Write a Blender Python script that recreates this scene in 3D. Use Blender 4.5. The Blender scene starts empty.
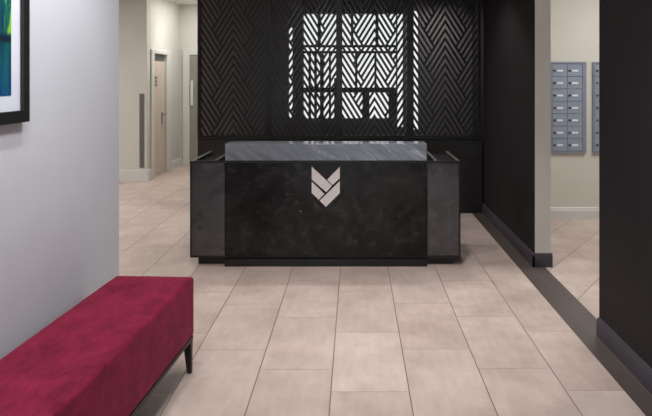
import bpy, bmesh, math, random
from mathutils import Vector, Matrix
random.seed(7)
sc = bpy.context.scene
COL = sc.collection
PI = math.pi

# ------------------------------------------------------------------ helpers
def obj(name, bm, mat=None, parent=None, smooth=False, bevel=0, seg=2):
    me = bpy.data.meshes.new(name)
    bmesh.ops.recalc_face_normals(bm, faces=bm.faces[:])
    bm.to_mesh(me); bm.free()
    if smooth:
        for p in me.polygons: p.use_smooth = True
    o = bpy.data.objects.new(name, me); COL.objects.link(o)
    if mat: me.materials.append(mat)
    if parent: o.parent = parent
    if bevel:
        m = o.modifiers.new('bevel', 'BEVEL'); m.width = bevel; m.segments = seg
        m.limit_method = 'ANGLE'; m.angle_limit = math.radians(40)
    return o

def B(*boxes):
    bm = bmesh.new()
    for b in boxes: box(bm, *b)
    return bm

def box(bm, x0, x1, y0, y1, z0, z1):
    v = [bm.verts.new((x, y, z)) for z in (z0, z1) for y in (y0, y1) for x in (x0, x1)]
    for f in ((0,2,3,1),(4,5,7,6),(0,1,5,4),(2,6,7,3),(0,4,6,2),(1,3,7,5)):
        bm.faces.new([v[i] for i in f])

def prism(bm, pts, y0, y1):
    """polygon in the x-z plane pushed from y0 to y1"""
    a = [bm.verts.new((x, y0, z)) for x, z in pts]
    b = [bm.verts.new((x, y1, z)) for x, z in pts]
    n = len(pts)
    bm.faces.new(a); bm.faces.new(b[::-1])
    for i in range(n):
        bm.faces.new((a[i], b[i], b[(i+1) % n], a[(i+1) % n]))

def sweep(bm, prof, p0, p1, out):
    """profile (d outwards, z) run straight from p0 to p1 (x, y); out = outward direction"""
    o = Vector((out[0], out[1], 0))
    A = [bm.verts.new(Vector((p0[0], p0[1], 0)) + o*d + Vector((0,0,z))) for d, z in prof]
    C = [bm.verts.new(Vector((p1[0], p1[1], 0)) + o*d + Vector((0,0,z))) for d, z in prof]
    n = len(prof)
    bm.faces.new(A); bm.faces.new(C[::-1])
    for i in range(n):
        bm.faces.new((A[i], C[i], C[(i+1) % n], A[(i+1) % n]))

def cyl(bm, c, r, h, axis='z', n=20):
    m = {'z': Matrix(), 'y': Matrix.Rotation(PI/2, 4, 'X'), 'x': Matrix.Rotation(PI/2, 4, 'Y')}[axis]
    bmesh.ops.create_cone(bm, cap_ends=True, segments=n, radius1=r, radius2=r, depth=h,
                          matrix=Matrix.Translation(c) @ m)

def thing(name, label, cat, loc=(0,0,0), group=None, rz=0):
    o = bpy.data.objects.new(name, None); COL.objects.link(o)
    o.empty_display_size = .1
    o.location = loc; o.rotation_euler = (0, 0, rz)
    o['label'] = label; o['category'] = cat
    if group: o['group'] = group
    return o

def struct(name, bm, mat, parent=None, label=None, **k):
    o = obj(name, bm, mat, parent, **k)
    if not parent: o['kind'] = 'structure'
    if label: o['label'] = label
    return o

# ------------------------------------------------------------------ materials
def newmat(name):
    m = bpy.data.materials.new(name); m.use_nodes = True
    nt = m.node_tree; b = nt.nodes['Principled BSDF']
    return m, nt, b
def srgb(r, g, b):
    f = lambda c: (c/255/12.92) if c/255 <= .04045 else ((c/255+.055)/1.055)**2.4
    return (f(r), f(g), f(b), 1)
def N(nt, t, **k):
    n = nt.nodes.new(t)
    for a, v in k.items(): setattr(n, a, v)
    return n
def M(nt, op, a, b=None, c=None):
    n = nt.nodes.new('ShaderNodeMath'); n.operation = op
    for i, v in enumerate((a, b, c)):
        if v is None: continue
        if isinstance(v, (int, float)): n.inputs[i].default_value = v
        else: nt.links.new(v, n.inputs[i])
    return n.outputs[0]
def mixc(nt, f, a, b):
    n = nt.nodes.new('ShaderNodeMix'); n.data_type = 'RGBA'
    for s, v in ((0, f), (6, a), (7, b)):
        if isinstance(v, (int, float, tuple)): n.inputs[s].default_value = v
        else: nt.links.new(v, n.inputs[s])
    return n.outputs[2]
def noise(nt, scale, detail=4, stretch=None, rough=.5, dist=0):
    n = N(nt, 'ShaderNodeTexNoise'); n.inputs['Scale'].default_value = scale
    n.inputs['Detail'].default_value = detail; n.inputs['Roughness'].default_value = rough
    n.inputs['Distortion'].default_value = dist
    tc = N(nt, 'ShaderNodeNewGeometry')
    src = tc.outputs['Position']
    if stretch:
        mp = N(nt, 'ShaderNodeMapping'); mp.inputs['Scale'].default_value = stretch[:3]
        if len(stretch) > 3: mp.inputs['Rotation'].default_value = stretch[3]
        nt.links.new(src, mp.inputs[0]); src = mp.outputs[0]
    nt.links.new(src, n.inputs['Vector'])
    return n.outputs['Fac']
def ramp(nt, f, lo, hi):
    n = N(nt, 'ShaderNodeMapRange'); nt.links.new(f, n.inputs[0])
    n.inputs[1].default_value = lo; n.inputs[2].default_value = hi
    return n.outputs[0]
def bump(nt, b, h, strength, dist=.002):
    n = N(nt, 'ShaderNodeBump'); n.inputs['Strength'].default_value = strength
    n.inputs['Distance'].default_value = dist
    nt.links.new(h, n.inputs['Height']); nt.links.new(n.outputs[0], b.inputs['Normal'])

def mat2(name, c1, c2, scale=8, lo=.35, hi=.65, rough=.5, metal=0, stretch=None, bmp=0, detail=4, spec=.5, bscale=None):
    m, nt, b = newmat(name)
    f = ramp(nt, noise(nt, scale, detail, stretch), lo, hi)
    nt.links.new(mixc(nt, f, srgb(*c1), srgb(*c2)), b.inputs['Base Color'])
    b.inputs['Roughness'].default_value = rough; b.inputs['Metallic'].default_value = metal
    b.inputs['Specular IOR Level'].default_value = spec
    if bmp: bump(nt, b, noise(nt, bscale or scale*4, 3, stretch), bmp)
    return m

MT = {}
MT['wall_white'] = mat2('white_paint', (206,211,221), (209,214,224), 3, rough=.7, bmp=.04, bscale=220)
MT['wall_cream'] = mat2('cream_paint', (206,205,198), (209,208,202), 3, rough=.7, bmp=.04, bscale=220)
MT['wall_mail'] = mat2('mail_paint', (206,204,196), (209,207,200), 3, rough=.7, bmp=.04, bscale=220)
MT['trim_white'] = mat2('trim_white', (208,208,204), (213,213,210), 4, rough=.45)
MT['dark_wall'] = mat2('dark_wallcover', (27,22,25), (32,27,30), 30, rough=.7, stretch=(1,1,.04), bmp=.12, bscale=160, spec=.25)
MT['dark_base'] = mat2('dark_baseboard', (60,57,65), (66,63,71), 6, rough=.42)
MT['ceiling'] = mat2('ceiling_paint', (222,222,218), (226,226,222), 3, rough=.8)
MT['screen_black'] = mat2('screen_black_metal', (15,13,15), (21,19,21), 12, rough=.36, spec=.5)
MT['alcove'] = mat2('alcove_paint', (80,75,75), (88,82,81), 5, rough=.7)
MT['base_panel'] = mat2('screen_base_panel', (20,18,17), (30,27,26), 5, rough=.42, bmp=.1)
MT['desk_edge'] = mat2('desk_black_edge', (12,11,12), (17,16,17), 9, rough=.4)
MT['cap'] = mat2('desk_metal_cap', (95,93,91), (120,117,115), 14, rough=.4, metal=.3)
MT['emblem'] = mat2('emblem_pale_stone', (218,212,208), (236,230,227), 120, rough=.6, detail=6)
MT['leg'] = mat2('bench_dark_wood', (26,21,22), (36,29,30), 20, rough=.55, stretch=(1,1,.2))
MT['frame'] = mat2('picture_black_frame', (22,21,22), (28,27,28), 20, rough=.35)
MT['mat'] = mat2('picture_mount', (216,222,236), (220,226,240), 10, rough=.8)
MT['mailgrey'] = mat2('mailbox_grey', (128,136,150), (134,142,156), 12, rough=.42)
MT['maildoor'] = mat2('mailbox_door_grey', (138,149,168), (144,155,174), 12, rough=.4)
MT['lock'] = mat2('lock_metal', (70,70,76), (85,85,90), 30, rough=.35, metal=.5)
MT['lbl'] = mat2('label_white', (226,230,236), (236,238,242), 30, rough=.6)
MT['door_leaf'] = mat2('door_pale_wood', (196,182,170), (205,191,180), 10, rough=.5, stretch=(3,3,.3))
MT['door_grey'] = mat2('door_grey', (140,138,128), (148,146,136), 4, rough=.4)
MT['grille'] = mat2('grille_grey', (118,120,116), (132,134,130), 8, rough=.5)
MT['chrome'] = mat2('brushed_nickel', (150,148,145), (180,178,174), 30, rough=.3, metal=.9)
MT['sign'] = mat2('sign_grey', (120,118,114), (130,128,124), 20, rough=.5)
MT['muntin'] = mat2('muntin_black', (20,22,22), (27,28,28), 8, rough=.5)

# blackened steel of the desk; its lighter mottling partly stands in for sheen highlights
def steel(name, c1, c2, c3, rough):
    m, nt, b = newmat(name)
    f = ramp(nt, noise(nt, 1.7, 6, (1,1,1.5), .6, .3), .42, .74)
    g = ramp(nt, noise(nt, 14, 5), .45, .75)
    c = mixc(nt, f, srgb(*c1), srgb(*c2))
    nt.links.new(mixc(nt, M(nt, 'MULTIPLY', g, .45), c, srgb(*c3)), b.inputs['Base Color'])
    nt.links.new(M(nt, 'ADD', M(nt, 'MULTIPLY', f, .15), rough), b.inputs['Roughness'])
    b.inputs['Metallic'].default_value = .5
    b.inputs['Specular IOR Level'].default_value = .5
    return m
MT['steel'] = steel('blackened_steel', (15,14,14), (46,44,44), (72,70,69), .22)
MT['steel_side'] = steel('grey_steel', (76,76,79), (100,99,101), (118,117,118), .24)

# marble
m, nt, b = newmat('grey_marble')
g = N(nt, 'ShaderNodeNewGeometry'); vr = N(nt, 'ShaderNodeVectorRotate'); vr.rotation_type = 'Y_AXIS'
vr.inputs['Angle'].default_value = -.62
mp = N(nt, 'ShaderNodeMapping'); mp.inputs['Scale'].default_value = (.7, 1.5, 4.2)
nt.links.new(g.outputs['Position'], vr.inputs['Vector']); nt.links.new(vr.outputs[0], mp.inputs[0])
def nz_(scale, detail, rough, dist=0):
    n = N(nt, 'ShaderNodeTexNoise'); n.inputs['Scale'].default_value = scale; n.inputs['Detail'].default_value = detail
    n.inputs['Roughness'].default_value = rough; n.inputs['Distortion'].default_value = dist
    nt.links.new(mp.outputs[0], n.inputs['Vector']); return n.outputs['Fac']
vein = ramp(nt, M(nt, 'ABSOLUTE', M(nt, 'SUBTRACT', nz_(2.1, 3, .5, .5), .5)), .012, 0)
vein = M(nt, 'MULTIPLY', vein, ramp(nt, nz_(1.3, 2, .5), .45, .65))
cl = ramp(nt, nz_(5, 8, .65, .3), .3, .72)
c = mixc(nt, cl, srgb(104,112,122), srgb(152,159,170))
nt.links.new(mixc(nt, M(nt, 'MULTIPLY', vein, .8), c, srgb(205,208,214)), b.inputs['Base Color'])
b.inputs['Roughness'].default_value = .09
MT['marble'] = m

# velvet
m, nt, b = newmat('crimson_velvet')
f = ramp(nt, noise(nt, 5, 6, (1.6,1,1), .62, .6), .35, .68)
f2 = ramp(nt, noise(nt, 60, 4, (1,.35,.6), .6), .3, .7)
f3 = M(nt, 'ADD', M(nt, 'MULTIPLY', f, .65), M(nt, 'MULTIPLY', f2, .35))
nt.links.new(mixc(nt, f3, srgb(88,10,36), srgb(140,34,64)), b.inputs['Base Color'])
b.inputs['Roughness'].default_value = .85; b.inputs['Specular IOR Level'].default_value = .15
b.inputs['Sheen Weight'].default_value = .35; b.inputs['Sheen Roughness'].default_value = .35
b.inputs['Sheen Tint'].default_value = srgb(240,110,150)
bump(nt, b, noise(nt, 60, 4, (1,.35,.6)), .2, .003)
MT['velvet'] = m

# art print: loose abstract strokes
m, nt, b = newmat('art_print')
n1 = ramp(nt, noise(nt, 7, 4, (1,2.4,.6), .6, 1.0), .35, .65)
n2 = ramp(nt, noise(nt, 10, 3, (1,2,.7), .5, .6), .42, .6)
c = mixc(nt, n1, srgb(4,52,84), srgb(10,112,92))
g = N(nt, 'ShaderNodeNewGeometry'); sp = N(nt, 'ShaderNodeSeparateXYZ'); nt.links.new(g.outputs['Position'], sp.inputs[0])
Y, Z = sp.outputs[1], sp.outputs[2]
low = ramp(nt, Z, 1.62, 1.45)
c = mixc(nt, low, c, mixc(nt, n1, srgb(10,60,128), srgb(12,94,112)))
gx = M(nt, 'MULTIPLY', ramp(nt, Y, 2.602, 2.622), ramp(nt, Z, 1.66, 1.68))
gx = M(nt, 'MULTIPLY', gx, ramp(nt, M(nt,'ADD',n2,M(nt,'MULTIPLY',n1,.4)), .35, .95))
c = mixc(nt, gx, c, srgb(130,196,44))
bar = M(nt, 'MULTIPLY', ramp(nt, Z, 1.625, 1.64), ramp(nt, Z, 1.67, 1.655))
c = mixc(nt, M(nt, 'MULTIPLY', bar, .9), c, srgb(6,22,44))
nt.links.new(c, b.inputs['Base Color']); b.inputs['Roughness'].default_value = .35
MT['art'] = m

# floor tile, columns .374 wide, tiles .756 long, each column slipped by a third
def tile_mat(turn=0):
    m, nt, b = newmat('floor_tile')
    g = N(nt, 'ShaderNodeNewGeometry'); sp = N(nt, 'ShaderNodeSeparateXYZ')
    vr = N(nt, 'ShaderNodeVectorRotate'); vr.rotation_type = 'Z_AXIS'; vr.inputs['Angle'].default_value = turn
    nt.links.new(g.outputs['Position'], vr.inputs['Vector']); nt.links.new(vr.outputs[0], sp.inputs[0])
    W, L, J = .374, .756, .0026
    u = M(nt, 'DIVIDE', M(nt, 'ADD', sp.outputs[0], .863 + W*40), W)
    i = M(nt, 'FLOOR', u); fu = M(nt, 'SUBTRACT', u, i)
    v = M(nt, 'ADD', M(nt, 'DIVIDE', M(nt, 'ADD', sp.outputs[1], -3.735 + L*20), L), M(nt, 'MULTIPLY', M(nt, 'SUBTRACT', i, 40), .327))
    j = M(nt, 'FLOOR', v); fv = M(nt, 'SUBTRACT', v, j)
    du = M(nt, 'MULTIPLY', M(nt, 'MINIMUM', fu, M(nt, 'SUBTRACT', 1, fu)), W)
    dv = M(nt, 'MULTIPLY', M(nt, 'MINIMUM', fv, M(nt, 'SUBTRACT', 1, fv)), L)
    def line(dd, w, amt):
        gr = N(nt, 'ShaderNodeMapRange'); nt.links.new(dd, gr.inputs[0])
        gr.inputs[1].default_value = w*.5; gr.inputs[2].default_value = w*1.3
        gr.inputs[3].default_value = amt; gr.inputs[4].default_value = 0
        return gr.outputs[0]
    grout = M(nt, 'MAXIMUM', line(du, J*1.1, .85), line(dv, J*.85, .6))
    cv = N(nt, 'ShaderNodeCombineXYZ'); nt.links.new(i, cv.inputs[0]); nt.links.new(j, cv.inputs[1])
    wn = N(nt, 'ShaderNodeTexWhiteNoise'); wn.noise_dimensions = '3D'; nt.links.new(cv.outputs[0], wn.inputs['Vector'])
    # each tile gets its own patch of cloudy stone
    off = N(nt, 'ShaderNodeVectorMath'); off.operation = 'MULTIPLY_ADD'
    nt.links.new(wn.outputs['Color'], off.inputs[0]); off.inputs[1].default_value = (9,9,9)
    nt.links.new(g.outputs['Position'], off.inputs[2])
    nz = N(nt, 'ShaderNodeTexNoise'); nz.inputs['Scale'].default_value = 3.2; nz.inputs['Detail'].default_value = 6
    nz.inputs['Roughness'].default_value = .6
    nt.links.new(off.outputs[0], nz.inputs['Vector'])
    # broad cloudiness plus fine streaks along the tile
    st = N(nt, 'ShaderNodeMapping'); st.inputs['Scale'].default_value = (1, .22, 1); nt.links.new(off.outputs[0], st.inputs[0])
    ns = N(nt, 'ShaderNodeTexNoise'); ns.inputs['Scale'].default_value = 26; ns.inputs['Detail'].default_value = 5
    nt.links.new(st.outputs[0], ns.inputs['Vector'])
    f = ramp(nt, nz.outputs['Fac'], .32, .68); f5 = ramp(nt, ns.outputs['Fac'], .3, .7)
    f = M(nt, 'ADD', M(nt, 'MULTIPLY', f, .7), M(nt, 'MULTIPLY', f5, .3))
    c = mixc(nt, f, srgb(168,150,142), srgb(216,199,190))
    tint = mixc(nt, wn.outputs['Value'], srgb(182,160,152), srgb(208,194,187))
    c = mixc(nt, .28, c, tint)
    c = mixc(nt, grout, c, srgb(84,68,64))
    nt.links.new(c, b.inputs['Base Color'])
    nt.links.new(M(nt, 'ADD', M(nt, 'MULTIPLY', f, .1), .36), b.inputs['Roughness'])
    b.inputs['Specular IOR Level'].default_value = .45
    return m
MT['tile'] = tile_mat()
MT['tile_turned'] = tile_mat(math.radians(33))

# dark plank border with a joint along it and across it
m, nt, b = newmat('dark_floor_border')
g = N(nt, 'ShaderNodeNewGeometry'); sp = N(nt, 'ShaderNodeSeparateXYZ'); nt.links.new(g.outputs['Position'], sp.inputs[0])
f = ramp(nt, noise(nt, 5, 6, (1,.3,1)), .3, .7)
c = mixc(nt, f, srgb(72,64,61), srgb(88,79,75))
fr = M(nt, 'FRACT', M(nt, 'DIVIDE', M(nt, 'ADD', sp.outputs[1], .2), .756))
j1 = M(nt, 'LESS_THAN', fr, .006); j2 = M(nt, 'LESS_THAN', M(nt, 'ABSOLUTE', M(nt, 'SUBTRACT', sp.outputs[0], 1.392)), .0022)
c = mixc(nt, M(nt, 'MULTIPLY', M(nt, 'MAXIMUM', j1, j2), .6), c, srgb(120,108,103))
nt.links.new(c, b.inputs['Base Color']); b.inputs['Roughness'].default_value = .42
MT['border'] = m

# thin clear window glass
m, nt, b = newmat('window_glass')
b.inputs['Base Color'].default_value = (1,1,1,1); b.inputs['Roughness'].default_value = .02
b.inputs['Alpha'].default_value = .08
MT['glass'] = m

# ------------------------------------------------------------------ room shell
H = 2.74
WL = -1.36            # lobby left wall face
WR = 1.415            # lobby right wall face
T = .13
struct('floor', B((-6.5, 1.48, -3.2, 12.0, -.1, 0)), MT['tile'])
struct('floor_mailroom', B((1.48, 4.6, -3.2, 12.0, -.1, 0)), MT['tile_turned'])
struct('ceiling', B((-6.5, 4.6, -3.2, 12.0, H, H+.1)), MT['ceiling'])
struct('wall_left', B((WL-.15, WL, -3.0, 3.93, 0, H)), MT['wall_white'], bevel=.012)
# rear wall (behind the camera) with the shopfront window
RW = (-1.25, 1.1, .35, 2.5)
struct('wall_rear', B((WL-.15, RW[0], -3.15, -3.0, 0, H), (RW[1], WR+T, -3.15, -3.0, 0, H),
                      (RW[0], RW[1], -3.15, -3.0, 0, RW[2]), (RW[0], RW[1], -3.15, -3.0, RW[3], H)), MT['wall_white'])
w1 = struct('window_1', B((RW[0], RW[0]+.05, -3.12, -3.05, RW[2], RW[3]), (RW[1]-.05, RW[1], -3.12, -3.05, RW[2], RW[3]),
                          (RW[0]+.05, RW[1]-.05, -3.12, -3.05, RW[2], RW[2]+.05), (RW[0]+.05, RW[1]-.05, -3.12, -3.05, RW[3]-.05, RW[3]),
                          (-.325, -.275, -3.12, -3.05, RW[2]+.05, RW[3]-.05)), MT['muntin'])
obj('pane', B((RW[0]+.05, -.325, -3.09, -3.084, RW[2]+.05, RW[3]-.05)), MT['glass'], w1)
obj('pane', B((-.275, RW[1]-.05, -3.09, -3.084, RW[2]+.05, RW[3]-.05)), MT['glass'], w1)

# right: near dark wall, gap, middle dark wall with a white end
struct('wall_right', B((WR, WR+T, -3.0, 3.94, 0, H)), MT['dark_wall'])
struct('wall_middle', B((WR, WR+.006, 5.372, 8.35, 0, H)), MT['dark_wall'])
struct('wall_partition', B((WR+.006, WR+T, 5.37, 8.35, 0, H)), MT['wall_mail'])
# mail room
struct('wall_mailroom', B((WR+T, 4.5, 7.2, 7.35, 0, H)), MT['wall_mail'])
struct('wall_mailroom_side', B((4.5, 4.6, -3.0, 7.35, 0, H)), MT['wall_mail'])
struct('wall_mailroom_front', B((WR+T, 4.5, -3.1, -3.0, 0, H)), MT['wall_mail'])
# far left: lobby continues behind the left wall
struct('wall_far_left', B((-6.5, -6.4, -3.0, 9.95, 0, H)), MT['wall_cream'])
struct('wall_left_rear', B((-6.4, WL-.15, -3.1, -3.0, 0, H)), MT['wall_cream'])
struct('wall_hall_front', B((-6.4, -3.0, 9.8, 9.95, 0, H)), MT['wall_cream'], bevel=.01)
# side wall of the hallway with the door opening
D0, D1, DH = 10.10, 10.78, 1.85
struct('wall_hall_side', B((-3.15, -3.0, 9.95, D0, 0, H), (-3.15, -3.0, D1, 11.6, 0, H), (-3.15, -3.0, D0, D1, DH, H)), MT['wall_cream'])
struct('wall_hall_end', B((-3.15, -1.78, 11.6, 11.75, 0, H)), MT['wall_cream'])
struct('wall_hall_right', B((-1.88, -1.78, 8.35, 11.6, 0, H)), MT['wall_cream'])

# alcove wall behind the screen, with the window openings
YB = 8.2
k = YB/680
def PX(x): return (x-355)*k
def PZ(y): return 1.5-(y-77)*k
holes = [(PX(303), PX(396.5), PZ(118.8), PZ(13.2)), (PX(397.5), PX(403.5), PZ(127.5), PZ(13.2)),
         (PX(413.8), PX(419), PZ(130), PZ(10)), (PX(288), PX(292.5), PZ(119), PZ(27))]
xs = sorted({-1.88, 1.415} | {h[0] for h in holes} | {h[1] for h in holes})
bm = bmesh.new()
for a, c_ in zip(xs, xs[1:]):
    mid = (a+c_)/2; hs = [h for h in holes if h[0] < mid < h[1]]
    if not hs: box(bm, a, c_, YB, YB+.15, 0, H)
    else:
        box(bm, a, c_, YB, YB+.15, 0, hs[0][2]); box(bm, a, c_, YB, YB+.15, hs[0][3], H)
struct('wall_back', bm, MT['alcove'])
# window grid
def bars(lst):
    bm = bmesh.new()
    for x0, x1, y0, y1 in lst: box(bm, PX(x0), PX(x1), YB+.03, YB+.09, PZ(y1), PZ(y0))
    return bm
w2 = struct('window_2', bars([(303, 396.5, 44.8, 47.2), (303, 396.5, 50.8, 53.2), (303, 396.5, 87.6, 92.6)]), MT['muntin'],
            label='black gridded window glowing behind the chevron screen')
for lst in ([(317.5, 320.5, 13.2, 44.8)], [(350.8, 353.4, 13.2, 44.8)], [(375.6, 378.6, 13.2, 44.8)],
            [(308.3, 310.7, 53.2, 118.8)], [(314, 316.6, 53.2, 118.8)], [(319.8, 323.5, 53.2, 118.8)], [(328.7, 330.8, 53.2, 118.8)], [(355, 357.4, 53.2, 87.6)], [(374.6, 376.6, 53.2, 87.6)],
            [(334, 341, 78, 118.8)], [(362.5, 369.5, 92.6, 118.8)], [(388.8, 396.5, 92.6, 118.8)]):  # these wide lower blocks stand in for unclear dark silhouettes, not glazing bars
    obj('muntin', bars(lst), MT['muntin'], w2)
obj('pane', B((holes[0][0], holes[0][1], YB+.10, YB+.106, holes[0][2], holes[0][3])), MT['glass'], w2)
for i, h in enumerate(holes[1:]):
    w = struct(f'window_{i+3}', B((h[0], h[1], YB+.10, YB+.106, h[2], h[3])), MT['glass'], label='tall narrow slot of daylight behind the screen')

# ------------------------------------------------------------------ baseboards, border
prof_d = [(0,0), (.016,0), (.016,.085), (.012,.092), (.012,.100), (.006,.108), (0,.110)]
bm = bmesh.new(); sweep(bm, prof_d, (WR, -3.0), (WR, 3.94), (-1,0))
struct('baseboard_right', bm, MT['dark_base'])
bm = bmesh.new(); sweep(bm, prof_d, (WR, 5.354), (WR, 7.48), (-1,0)); sweep(bm, prof_d, (WR-.016, 5.37), (WR+T+.012, 5.37), (0,-1))
struct('baseboard_middle', bm, MT['dark_base'])
prof_w = [(0,0), (.018,0), (.018,.09), (.012,.10), (.012,.112), (.004,.122), (0,.124)]
bm = bmesh.new(); sweep(bm, prof_w, (WR+T, 7.2), (4.5, 7.2), (0,-1)); struct('baseboard_mailroom', bm, MT['trim_white'])
prof_h = [(0,0), (.03,0), (.026,.05), (.02,.12), (.018,.13), (.016,.152), (.006,.165), (0,.165)]
bm = bmesh.new(); sweep(bm, prof_h, (-6.4, 9.8), (-2.965, 9.8), (0,-1)); sweep(bm, prof_h, (-3.0, 9.77), (-3.0, 9.96), (1,0))
struct('baseboard_hall_front', bm, MT['trim_white'])
bm = bmesh.new(); sweep(bm, prof_w, (-3.0, 11.02), (-3.0, 11.6), (1,0)); struct('baseboard_hall_side', bm, MT['trim_white'])
bm = bmesh.new(); sweep(bm, prof_w, (-3.0, 11.6), (-2.94, 11.6), (0,-1)); struct('baseboard_hall_end', bm, MT['trim_white'])
struct('trim_1', B((1.287, WR, -3.0, 7.5, 0, .002), (WR, 1.497, 3.94, 5.37, 0, .002)), MT['border'], label='dark brown floor border strip along the black walls')

# ------------------------------------------------------------------ hallway doors
d = struct('door_1', B((-3.06, -3.02, D0+.004, D1-.004, .005, 1.74)), MT['door_leaf'], label='pale wooden door on the hallway side wall')
obj('top_panel', B(*([(-3.055, -3.03, D0+.004, D1-.004, 1.745, DH-.002)] + [(-3.03, -3.018, D0+.02, D1-.02, 1.755+i*.018, 1.763+i*.018) for i in range(5)])), MT['grille'], d)  # grey slatted panel filling the opening above the leaf
obj('door_frame', B((-3.0, -2.975, 9.965, D0, 0, DH+.06), (-3.0, -2.975, D1, 11.02, 0, DH+.06), (-3.0, -2.975, D0, D1, DH, DH+.06)), MT['trim_white'], d, bevel=.006)
bm = bmesh.new(); cyl(bm, (-3.01, 10.62, .92), .022, .02, 'x'); box(bm, -3.02, -3.008, 10.60, 10.64, .76, .95)
cyl(bm, (-2.99, 10.62, .92), .009, .05, 'x'); box(bm, -2.975, -2.958, 10.60, 10.72, .912, .93)
obj('door_handle', bm, MT['chrome'], d)
obj('number_sign', B((-3.02, -3.012, 10.21, 10.36, 1.36, 1.40), (-3.02, -3.012, 10.21, 10.36, 1.415, 1.45), (-3.02, -3.012, 10.21, 10.36, 1.465, 1.51)), MT['sign'], d)
d2 = struct('door_2', B((-2.815, -2.06, 11.57, 11.598, .005, 1.875)), MT['door_grey'], label='grey door at the end of the hallway')
obj('door_frame', B((-2.93, -2.815, 11.555, 11.6, 0, 1.985), (-2.815, -2.06, 11.555, 11.6, 1.875, 1.985)), MT['trim_white'], d2, bevel=.005)
obj('door_handle', B((-2.79, -2.745, 11.525, 11.545, 1.02, 1.44), (-2.775, -2.76, 11.545, 11.57, 1.06, 1.09), (-2.775, -2.76, 11.545, 11.57, 1.37, 1.40)), MT['trim_white'], d2)
g = thing('wall_grille', 'tall narrow dark grey slotted strip on the cream hallway wall corner', 'vent', (-3.07, 9.8, .19))
obj('frame', B((-.034, -.026, -.012, 0, 0, 1.07), (.026, .034, -.012, 0, 0, 1.07), (-.026, .026, -.012, 0, 1.06, 1.07), (-.026, .026, -.012, 0, 0, .01)), MT['grille'], g)
obj('slats', B(*[(-.022+i*.0125, -.015+i*.0125, -.010, -.002, .01, 1.06) for i in range(4)], (-.026, .026, -.002, 0, .01, 1.06)), MT['sign'], g)

# ------------------------------------------------------------------ chevron screen
YS = 7.5; q = YS/680
S_, P_, T_ = 1.63, 8.6, 4.4
def clip(poly, a, b_, c_):            # keep a*u+b*y <= c
    out = []
    for i in range(len(poly)):
        p, r = poly[i], poly[(i+1) % len(poly)]
        fp, fr = a*p[0]+b_*p[1]-c_, a*r[0]+b_*r[1]-c_
        if fp <= 0: out.append(p)
        if fp*fr < 0:
            t = fp/(fp-fr); out.append((p[0]+t*(r[0]-p[0]), p[1]+t*(r[1]-p[1])))
    return out
YT, YBOT, UM = -34.5, 135.8, 34.0
CT, DT = -6.7, 62.5
def lattice_bm():
    bm = bmesh.new()
    for cell in range(-4, 7):
        s0 = cell*4*P_
        for n in range(4):
            c0 = CT + s0 + n*P_; d0 = DT + s0 + n*P_
            # slats falling away from the centre line, ending on the edge d = DT + s0
            A = [(0, c0), (40, c0+S_*40), (40, c0+T_+S_*40), (0, c0+T_)]
            A = clip(A, S_, 1, DT+s0)
            # slats rising to the panel edge, ending on the edge c = CT + s0 + 4P
            Bp = [(0, d0), (40, d0-S_*40), (40, d0+T_-S_*40), (0, d0+T_)]
            Bp = clip(Bp, -S_, 1, 1e9); Bp = clip(Bp, -S_, 1, CT+s0+4*P_)
            for poly in (A, Bp):
                if len(poly) < 3: continue
                poly = clip(poly, 0, -1, -YT); 
                if len(poly) < 3: continue
                poly = clip(poly, 0, 1, YBOT)
                if len(poly) < 3: continue
                poly = clip(poly, 1, 0, UM)
                if len(poly) < 3: continue
                for s in (1, -1):
                    pts = [(s*u*q, 1.5-(y-77)*q) for u, y in poly]
                    cl = []
                    for p in pts:
                        if not cl or (abs(p[0]-cl[-1][0])+abs(p[1]-cl[-1][1])) > 1e-5: cl.append(p)
                    if len(cl) > 3 or (len(cl) == 3):
                        prism(bm, cl, -.009, .009)
    return bm
ZB = 1.5-(137-77)*q          # top of the solid base
centres = [233.3, 303.9, 374.5, 445.1]
words = ['leftmost, fully dark', 'second from the left, daylight on its right half',
         'third from the left, brightly backlit by the window', 'rightmost, with one thin lit edge']
me = None
for cx, w in zip(centres, words):
    X = (cx-355)*q
    t = thing('lattice_screen', 'black metal chevron lattice screen panel, '+w, 'screen', (X, YS, ZB), 'chevron screen panels behind the desk')
    hw = 35.29*q
    z0, z1 = 0, H-ZB
    obj('frame', B((-hw, -hw+.034, -.03, .02, z0, z1), (hw-.034, hw, -.03, .02, z0, z1),
                   (-hw+.034, hw-.034, -.03, .02, z0, z0+.022), (-hw+.034, hw-.034, -.03, .02, z1-.03, z1)), MT['screen_black'], t, bevel=.002)
    if me is None:
        o = obj('lattice', lattice_bm(), MT['screen_black'], t); me = o.data
        for v in me.vertices: v.co.z -= ZB
    else:
        o = bpy.data.objects.new('lattice', me); COL.objects.link(o); o.parent = t
XL, XR = (centres[0]-355)*q-35.25*q, 1.398
b0 = thing('low_cabinet', 'long solid black base cabinet under the chevron screen, behind the desk', 'cabinet', ((XL+XR)/2, YS, 0))
hw = (XR-XL)/2
obj('body', B((-hw, hw, -.02, .3, .0, ZB-.02)), MT['base_panel'], b0)
obj('top_rail', B((-hw, hw, -.035, .3, ZB-.02, ZB)), MT['screen_black'], b0, bevel=.003)
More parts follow.
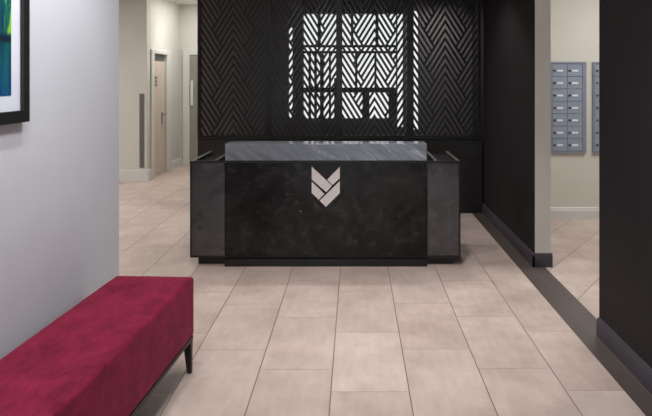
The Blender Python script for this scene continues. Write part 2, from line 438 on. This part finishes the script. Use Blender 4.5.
# ------------------------------------------------------------------ reception desk
YD = 5.42
dk = thing('reception_desk', 'long blackened steel reception desk with pale chevron emblem', 'desk', (-.236, YD, 0))
ox = -.236
def D(x0, x1, y0, y1, z0, z1): return (x0-ox, x1-ox, y0, y1, z0, z1)
x0, x1, x2, x3 = -1.313, -1.036, .575, .84
ZT, Z0 = .830, .062
obj('front_panel', B(D(x1+.003, x2-.003, -.004, .03, Z0+.012, ZT-.012)), MT['steel'], dk, bevel=.002)
obj('side_panel', B(D(x0+.012, x1-.003, .0, .03, Z0+.012, ZT-.012)), MT['steel_side'], dk, bevel=.002)
obj('side_panel', B(D(x2+.003, x3-.012, .0, .03, Z0+.012, ZT-.012)), MT['steel_side'], dk, bevel=.002)
obj('edge_frame', B(D(x0, x3, -.008, .035, ZT-.014, ZT), D(x0, x3, -.006, .035, Z0, Z0+.012),
                    D(x0, x0+.012, -.006, .035, Z0+.012, ZT-.014), D(x3-.012, x3, -.006, .035, Z0+.012, ZT-.014)), MT['desk_edge'], dk)
for a, b_ in ((x0, x0+.2), (x3-.2, x3)):
    obj('side_wall', B(D(a, b_, .035, .73, Z0, ZT-.03), D(a, a+.022, .035, .73, ZT-.03, ZT-.008), D(b_-.022, b_, .035, .73, ZT-.03, ZT-.008)), MT['desk_edge'], dk)
    for e in (a, b_-.022):
        obj('metal_cap', B(D(e-.001, e+.023, .035, .735, ZT-.008, ZT)), MT['cap'], dk, bevel=.002)
obj('worktop', B(D(x0+.2, x3-.2, .035, .73, .70, .725)), MT['desk_edge'], dk)
obj('back_riser', B(D(x0+.2, x3-.2, .035, .055, .07, .70), D(x1+.02, x2-.02, .035, .055, .725, ZT)), MT['desk_edge'], dk)
obj('plinth', B(D(x0+.055, x3-.05, .04, .70, 0, Z0), D(x1+.004, x2-.004, -.042, .04, 0, Z0-.006)), MT['desk_edge'], dk, bevel=.002)
# stone ledge
obj('marble_ledge', B(D(-1.036, .573, .0, .215, ZT, .969)), MT['marble'], dk, bevel=.006, seg=3)
# emblem of four pale bands
ppm = 680/YD
def E(pts):
    return [(((300+x/6.94)-355)/ppm-ox, 1.5-((155+y/6.94)-77)/ppm) for x, y in pts]
bm = bmesh.new()
for pts in ([(82,80),(222,211),(183,256),(82,168)], [(276,82),(276,160),(226,206),(189,170)],
            [(82,184),(169,268),(130,308),(82,262)], [(276,180),(276,262),(180,358),(137,315)]):
    prism(bm, E(pts), -.012, -.003)
obj('emblem', bm, MT['emblem'], dk)
for X_, Z_ in (((300.6-355)/ppm, 1.5-(211-77)/ppm), ((454.5-355)/ppm, 1.5-(208-77)/ppm)):
    bm = bmesh.new(); cyl(bm, (X_-ox, -.005, Z_), .008, .008, 'y', 12)
    obj('screw', bm, MT['cap'], dk)
# ------------------------------------------------------------------ velvet bench
bn = thing('upholstered_bench', 'long crimson velvet bench on short dark legs beside the white wall', 'bench', (-1.072, 2.61, 0), rz=math.radians(-3.2))
hx, hy = .205, .87
# cushion with a softly crowned top
bm = bmesh.new()
nx, ny = 10, 34
def cush(x, y, z): return bm.verts.new((x, y, z))
top = [[cush(-hx+2*hx*i/nx, -hy+2*hy*j/ny, 0.484 + .006*math.sin(PI*i/nx)*min(1, 3*math.sin(PI*j/ny))
             + random.uniform(-.0008, .0008)) for j in range(ny+1)] for i in range(nx+1)]
bot = [[cush(-hx+2*hx*i/nx, -hy+2*hy*j/ny, .188) for j in range(ny+1)] for i in range(nx+1)]
for i in range(nx):
    for j in range(ny):
        bm.faces.new((top[i][j], top[i+1][j], top[i+1][j+1], top[i][j+1]))
        bm.faces.new((bot[i][j], bot[i][j+1], bot[i+1][j+1], bot[i+1][j]))
for j in range(ny):
    bm.faces.new((bot[0][j], top[0][j], top[0][j+1], bot[0][j+1]))
    bm.faces.new((bot[nx][j], bot[nx][j+1], top[nx][j+1], top[nx][j]))
for i in range(nx):
    bm.faces.new((bot[i][0], bot[i+1][0], top[i+1][0], top[i][0]))
    bm.faces.new((bot[i][ny], top[i][ny], top[i+1][ny], bot[i+1][ny]))
o = obj('cushion', bm, MT['velvet'], bn, smooth=True, bevel=.016, seg=4)
o.modifiers['bevel'].angle_limit = math.radians(60)
obj('bench_frame', B((-hx+.004, hx-.004, -hy+.004, hy-.004, .166, .188)), MT['leg'], bn, bevel=.003)
for sx in (-1, 1):
    for sy in (-1, 1):
        bm = bmesh.new()
        tx, ty = sx*(hx-.026), sy*(hy-.026)
        vs = []
        for z, w, o_ in ((0, .011, .008), (.166, .020, 0)):
            cx_, cy_ = tx+sx*o_, ty+sy*o_*.5
            vs.append([bm.verts.new((cx_+a*w, cy_+c_*w, z)) for a, c_ in ((-1,-1),(1,-1),(1,1),(-1,1))])
        bm.faces.new(vs[0][::-1]); bm.faces.new(vs[1])
        for i in range(4): bm.faces.new((vs[0][i], vs[0][(i+1)%4], vs[1][(i+1)%4], vs[1][i]))
        obj('leg', bm, MT['leg'], bn, bevel=.002)

# ------------------------------------------------------------------ framed picture
pc = thing('framed_picture', 'black framed abstract print in blues and greens with white mount on the left wall', 'picture', (WL, 2.208, 1.318))
y1_, z1_ = .574, 1.05; y0_ = -.574
fw = .048
obj('frame', B((0, .03, y0_, y0_+fw, 0, z1_), (0, .03, y1_-fw, y1_, 0, z1_), (0, .03, y0_+fw, y1_-fw, 0, fw), (0, .03, y0_+fw, y1_-fw, z1_-fw, z1_)), MT['frame'], pc, bevel=.002)
mw = .074; mh = .062
obj('mount', B((.008, .014, y0_+fw, y1_-fw, fw, z1_-fw)), MT['mat'], pc)
obj('print', B((.014, .0155, y0_+fw+mw, y1_-fw-mw, fw+mh, z1_-fw-mh)), MT['art'], pc)

# ------------------------------------------------------------------ mailboxes
def mailbox(X, label):
    t = thing('mailbox_bank', label, 'mailboxes', (X, 7.202, .694), 'wall mailboxes')
    W, HH, e = .38, .966, .024
    rows, pit = 7, (.966-.05)/7
    obj('cabinet', B((0, W, -.022, 0, 0, HH)), MT['mailgrey'], t, bevel=.003)
    obj('rim', B((0, .018, -.03, -.022, 0, HH), (W-.042, W, -.03, -.022, 0, HH), (.018, W-.042, -.03, -.022, 0, .02), (.018, W-.042, -.03, -.022, HH-.02, HH)), MT['mailgrey'], t, bevel=.002)
    for c_ in range(2):
        for r in range(rows):
            xa = .021+c_*.159; za = .025+r*pit
            dd = obj('door', B((xa, xa+.154, -.029, -.022, za+.003, za+pit-.003)), MT['maildoor'], t, bevel=.0015)
            bm = bmesh.new(); cyl(bm, (xa+.022, -.032, za+pit*.48), .012, .008, 'y', 14)
            obj('lock', bm, MT['lock'], dd)
            obj('name_plate', B((xa+.05, xa+.112, -.031, -.029, za+pit*.48-.009, za+pit*.48+.009)), MT['lbl'], dd)
mailbox(2.062, 'grey wall mailbox bank fully visible in the doorway')
mailbox(2.513, 'grey wall mailbox bank mostly cut off by the near black wall')

# ------------------------------------------------------------------ lights
def area(name, loc, sx, sy, power, col, rot=(0,0,0), spread=180):
    l = bpy.data.lights.new(name, 'AREA'); l.shape = 'RECTANGLE'; l.size = sx; l.size_y = sy
    l.energy = power; l.color = col; l.spread = math.radians(spread)
    o = bpy.data.objects.new(name, l); COL.objects.link(o); o.location = loc; o.rotation_euler = rot
    return o
def spot(name, loc, power, col, ang, target=None, blend=.6, rad=.04):
    l = bpy.data.lights.new(name, 'SPOT'); l.energy = power; l.color = col
    l.spot_size = math.radians(ang); l.spot_blend = blend; l.shadow_soft_size = rad
    o = bpy.data.objects.new(name, l); COL.objects.link(o); o.location = loc
    if target:
        o.rotation_euler = (Vector(target)-Vector(loc)).to_track_quat('-Z', 'Y').to_euler()
    return o
WARM = (1, .965, .93); NEU = (1, .98, .97); COOL = (.70, .85, 1)
area('lobby_panel_light', (-.42, 2.0, H-.02), .3, 3.6, 42, NEU)
area('shopfront_daylight', (-.55, -2.95, 1.2), 1.3, 1.6, 115, COOL, (PI/2, 0, PI))
area('passage_light', (-4.0, 6.5, H-.02), 2.0, 3.5, 105, WARM)
area('hall_light', (-2.3, 10.6, H-.02), .6, 1.2, 18, WARM)
area('mail_light', (3.0, 5.7, H-.02), 1.2, 1.4, 46, WARM)
for x, y, p, a in [(-.93, 2.9, 45, 120), (-.93, 1.8, 50, 120), (.5, 4.6, 75, 76), (-.1, 6.4, 55, 110), (.75, 6.35, 50, 110), (.85, 3.1, 36, 66)]:
    spot('downlight', (x, y, H-.03), p*.92, WARM, a, (x, y, 0))
spot('hall_downlight', (-2.62, 10.45, H-.03), 24, WARM, 95, (-2.72, 10.45, 0), 1)
area('alcove_fill_light', (.95, 7.85, H-.03), .5, .12, 9, NEU, spread=90)  # added unseen lamp, brightens the wall showing through the rightmost screen panel

w = bpy.data.worlds.new('World'); sc.world = w; w.use_nodes = True
bg = w.node_tree.nodes['Background']
tc = N(w.node_tree, 'ShaderNodeTexCoord'); sp = N(w.node_tree, 'ShaderNodeSeparateXYZ')
w.node_tree.links.new(tc.outputs['Generated'], sp.inputs[0])
f = ramp(w.node_tree, sp.outputs[2], -.1, .3)
w.node_tree.links.new(mixc(w.node_tree, f, (.93,.93,.92,1), (.82,.90,.92,1)), bg.inputs['Color'])
bg.inputs['Strength'].default_value = 1.12

# ------------------------------------------------------------------ camera
cam = bpy.data.cameras.new('camera'); co = bpy.data.objects.new('camera', cam); COL.objects.link(co)
cam.sensor_fit = 'HORIZONTAL'; cam.sensor_width = 36; cam.lens = 680/652*36
cam.shift_x = -29/652; cam.shift_y = -131/652; cam.clip_start = .05
co.location = (0, 0, 1.5); co.rotation_euler = (PI/2, 0, 0)
sc.camera = co
vs = sc.view_settings; vs.view_transform = 'Standard'; vs.look = 'None'; vs.exposure = 0; vs.gamma = 1; vs.use_curve_mapping = False
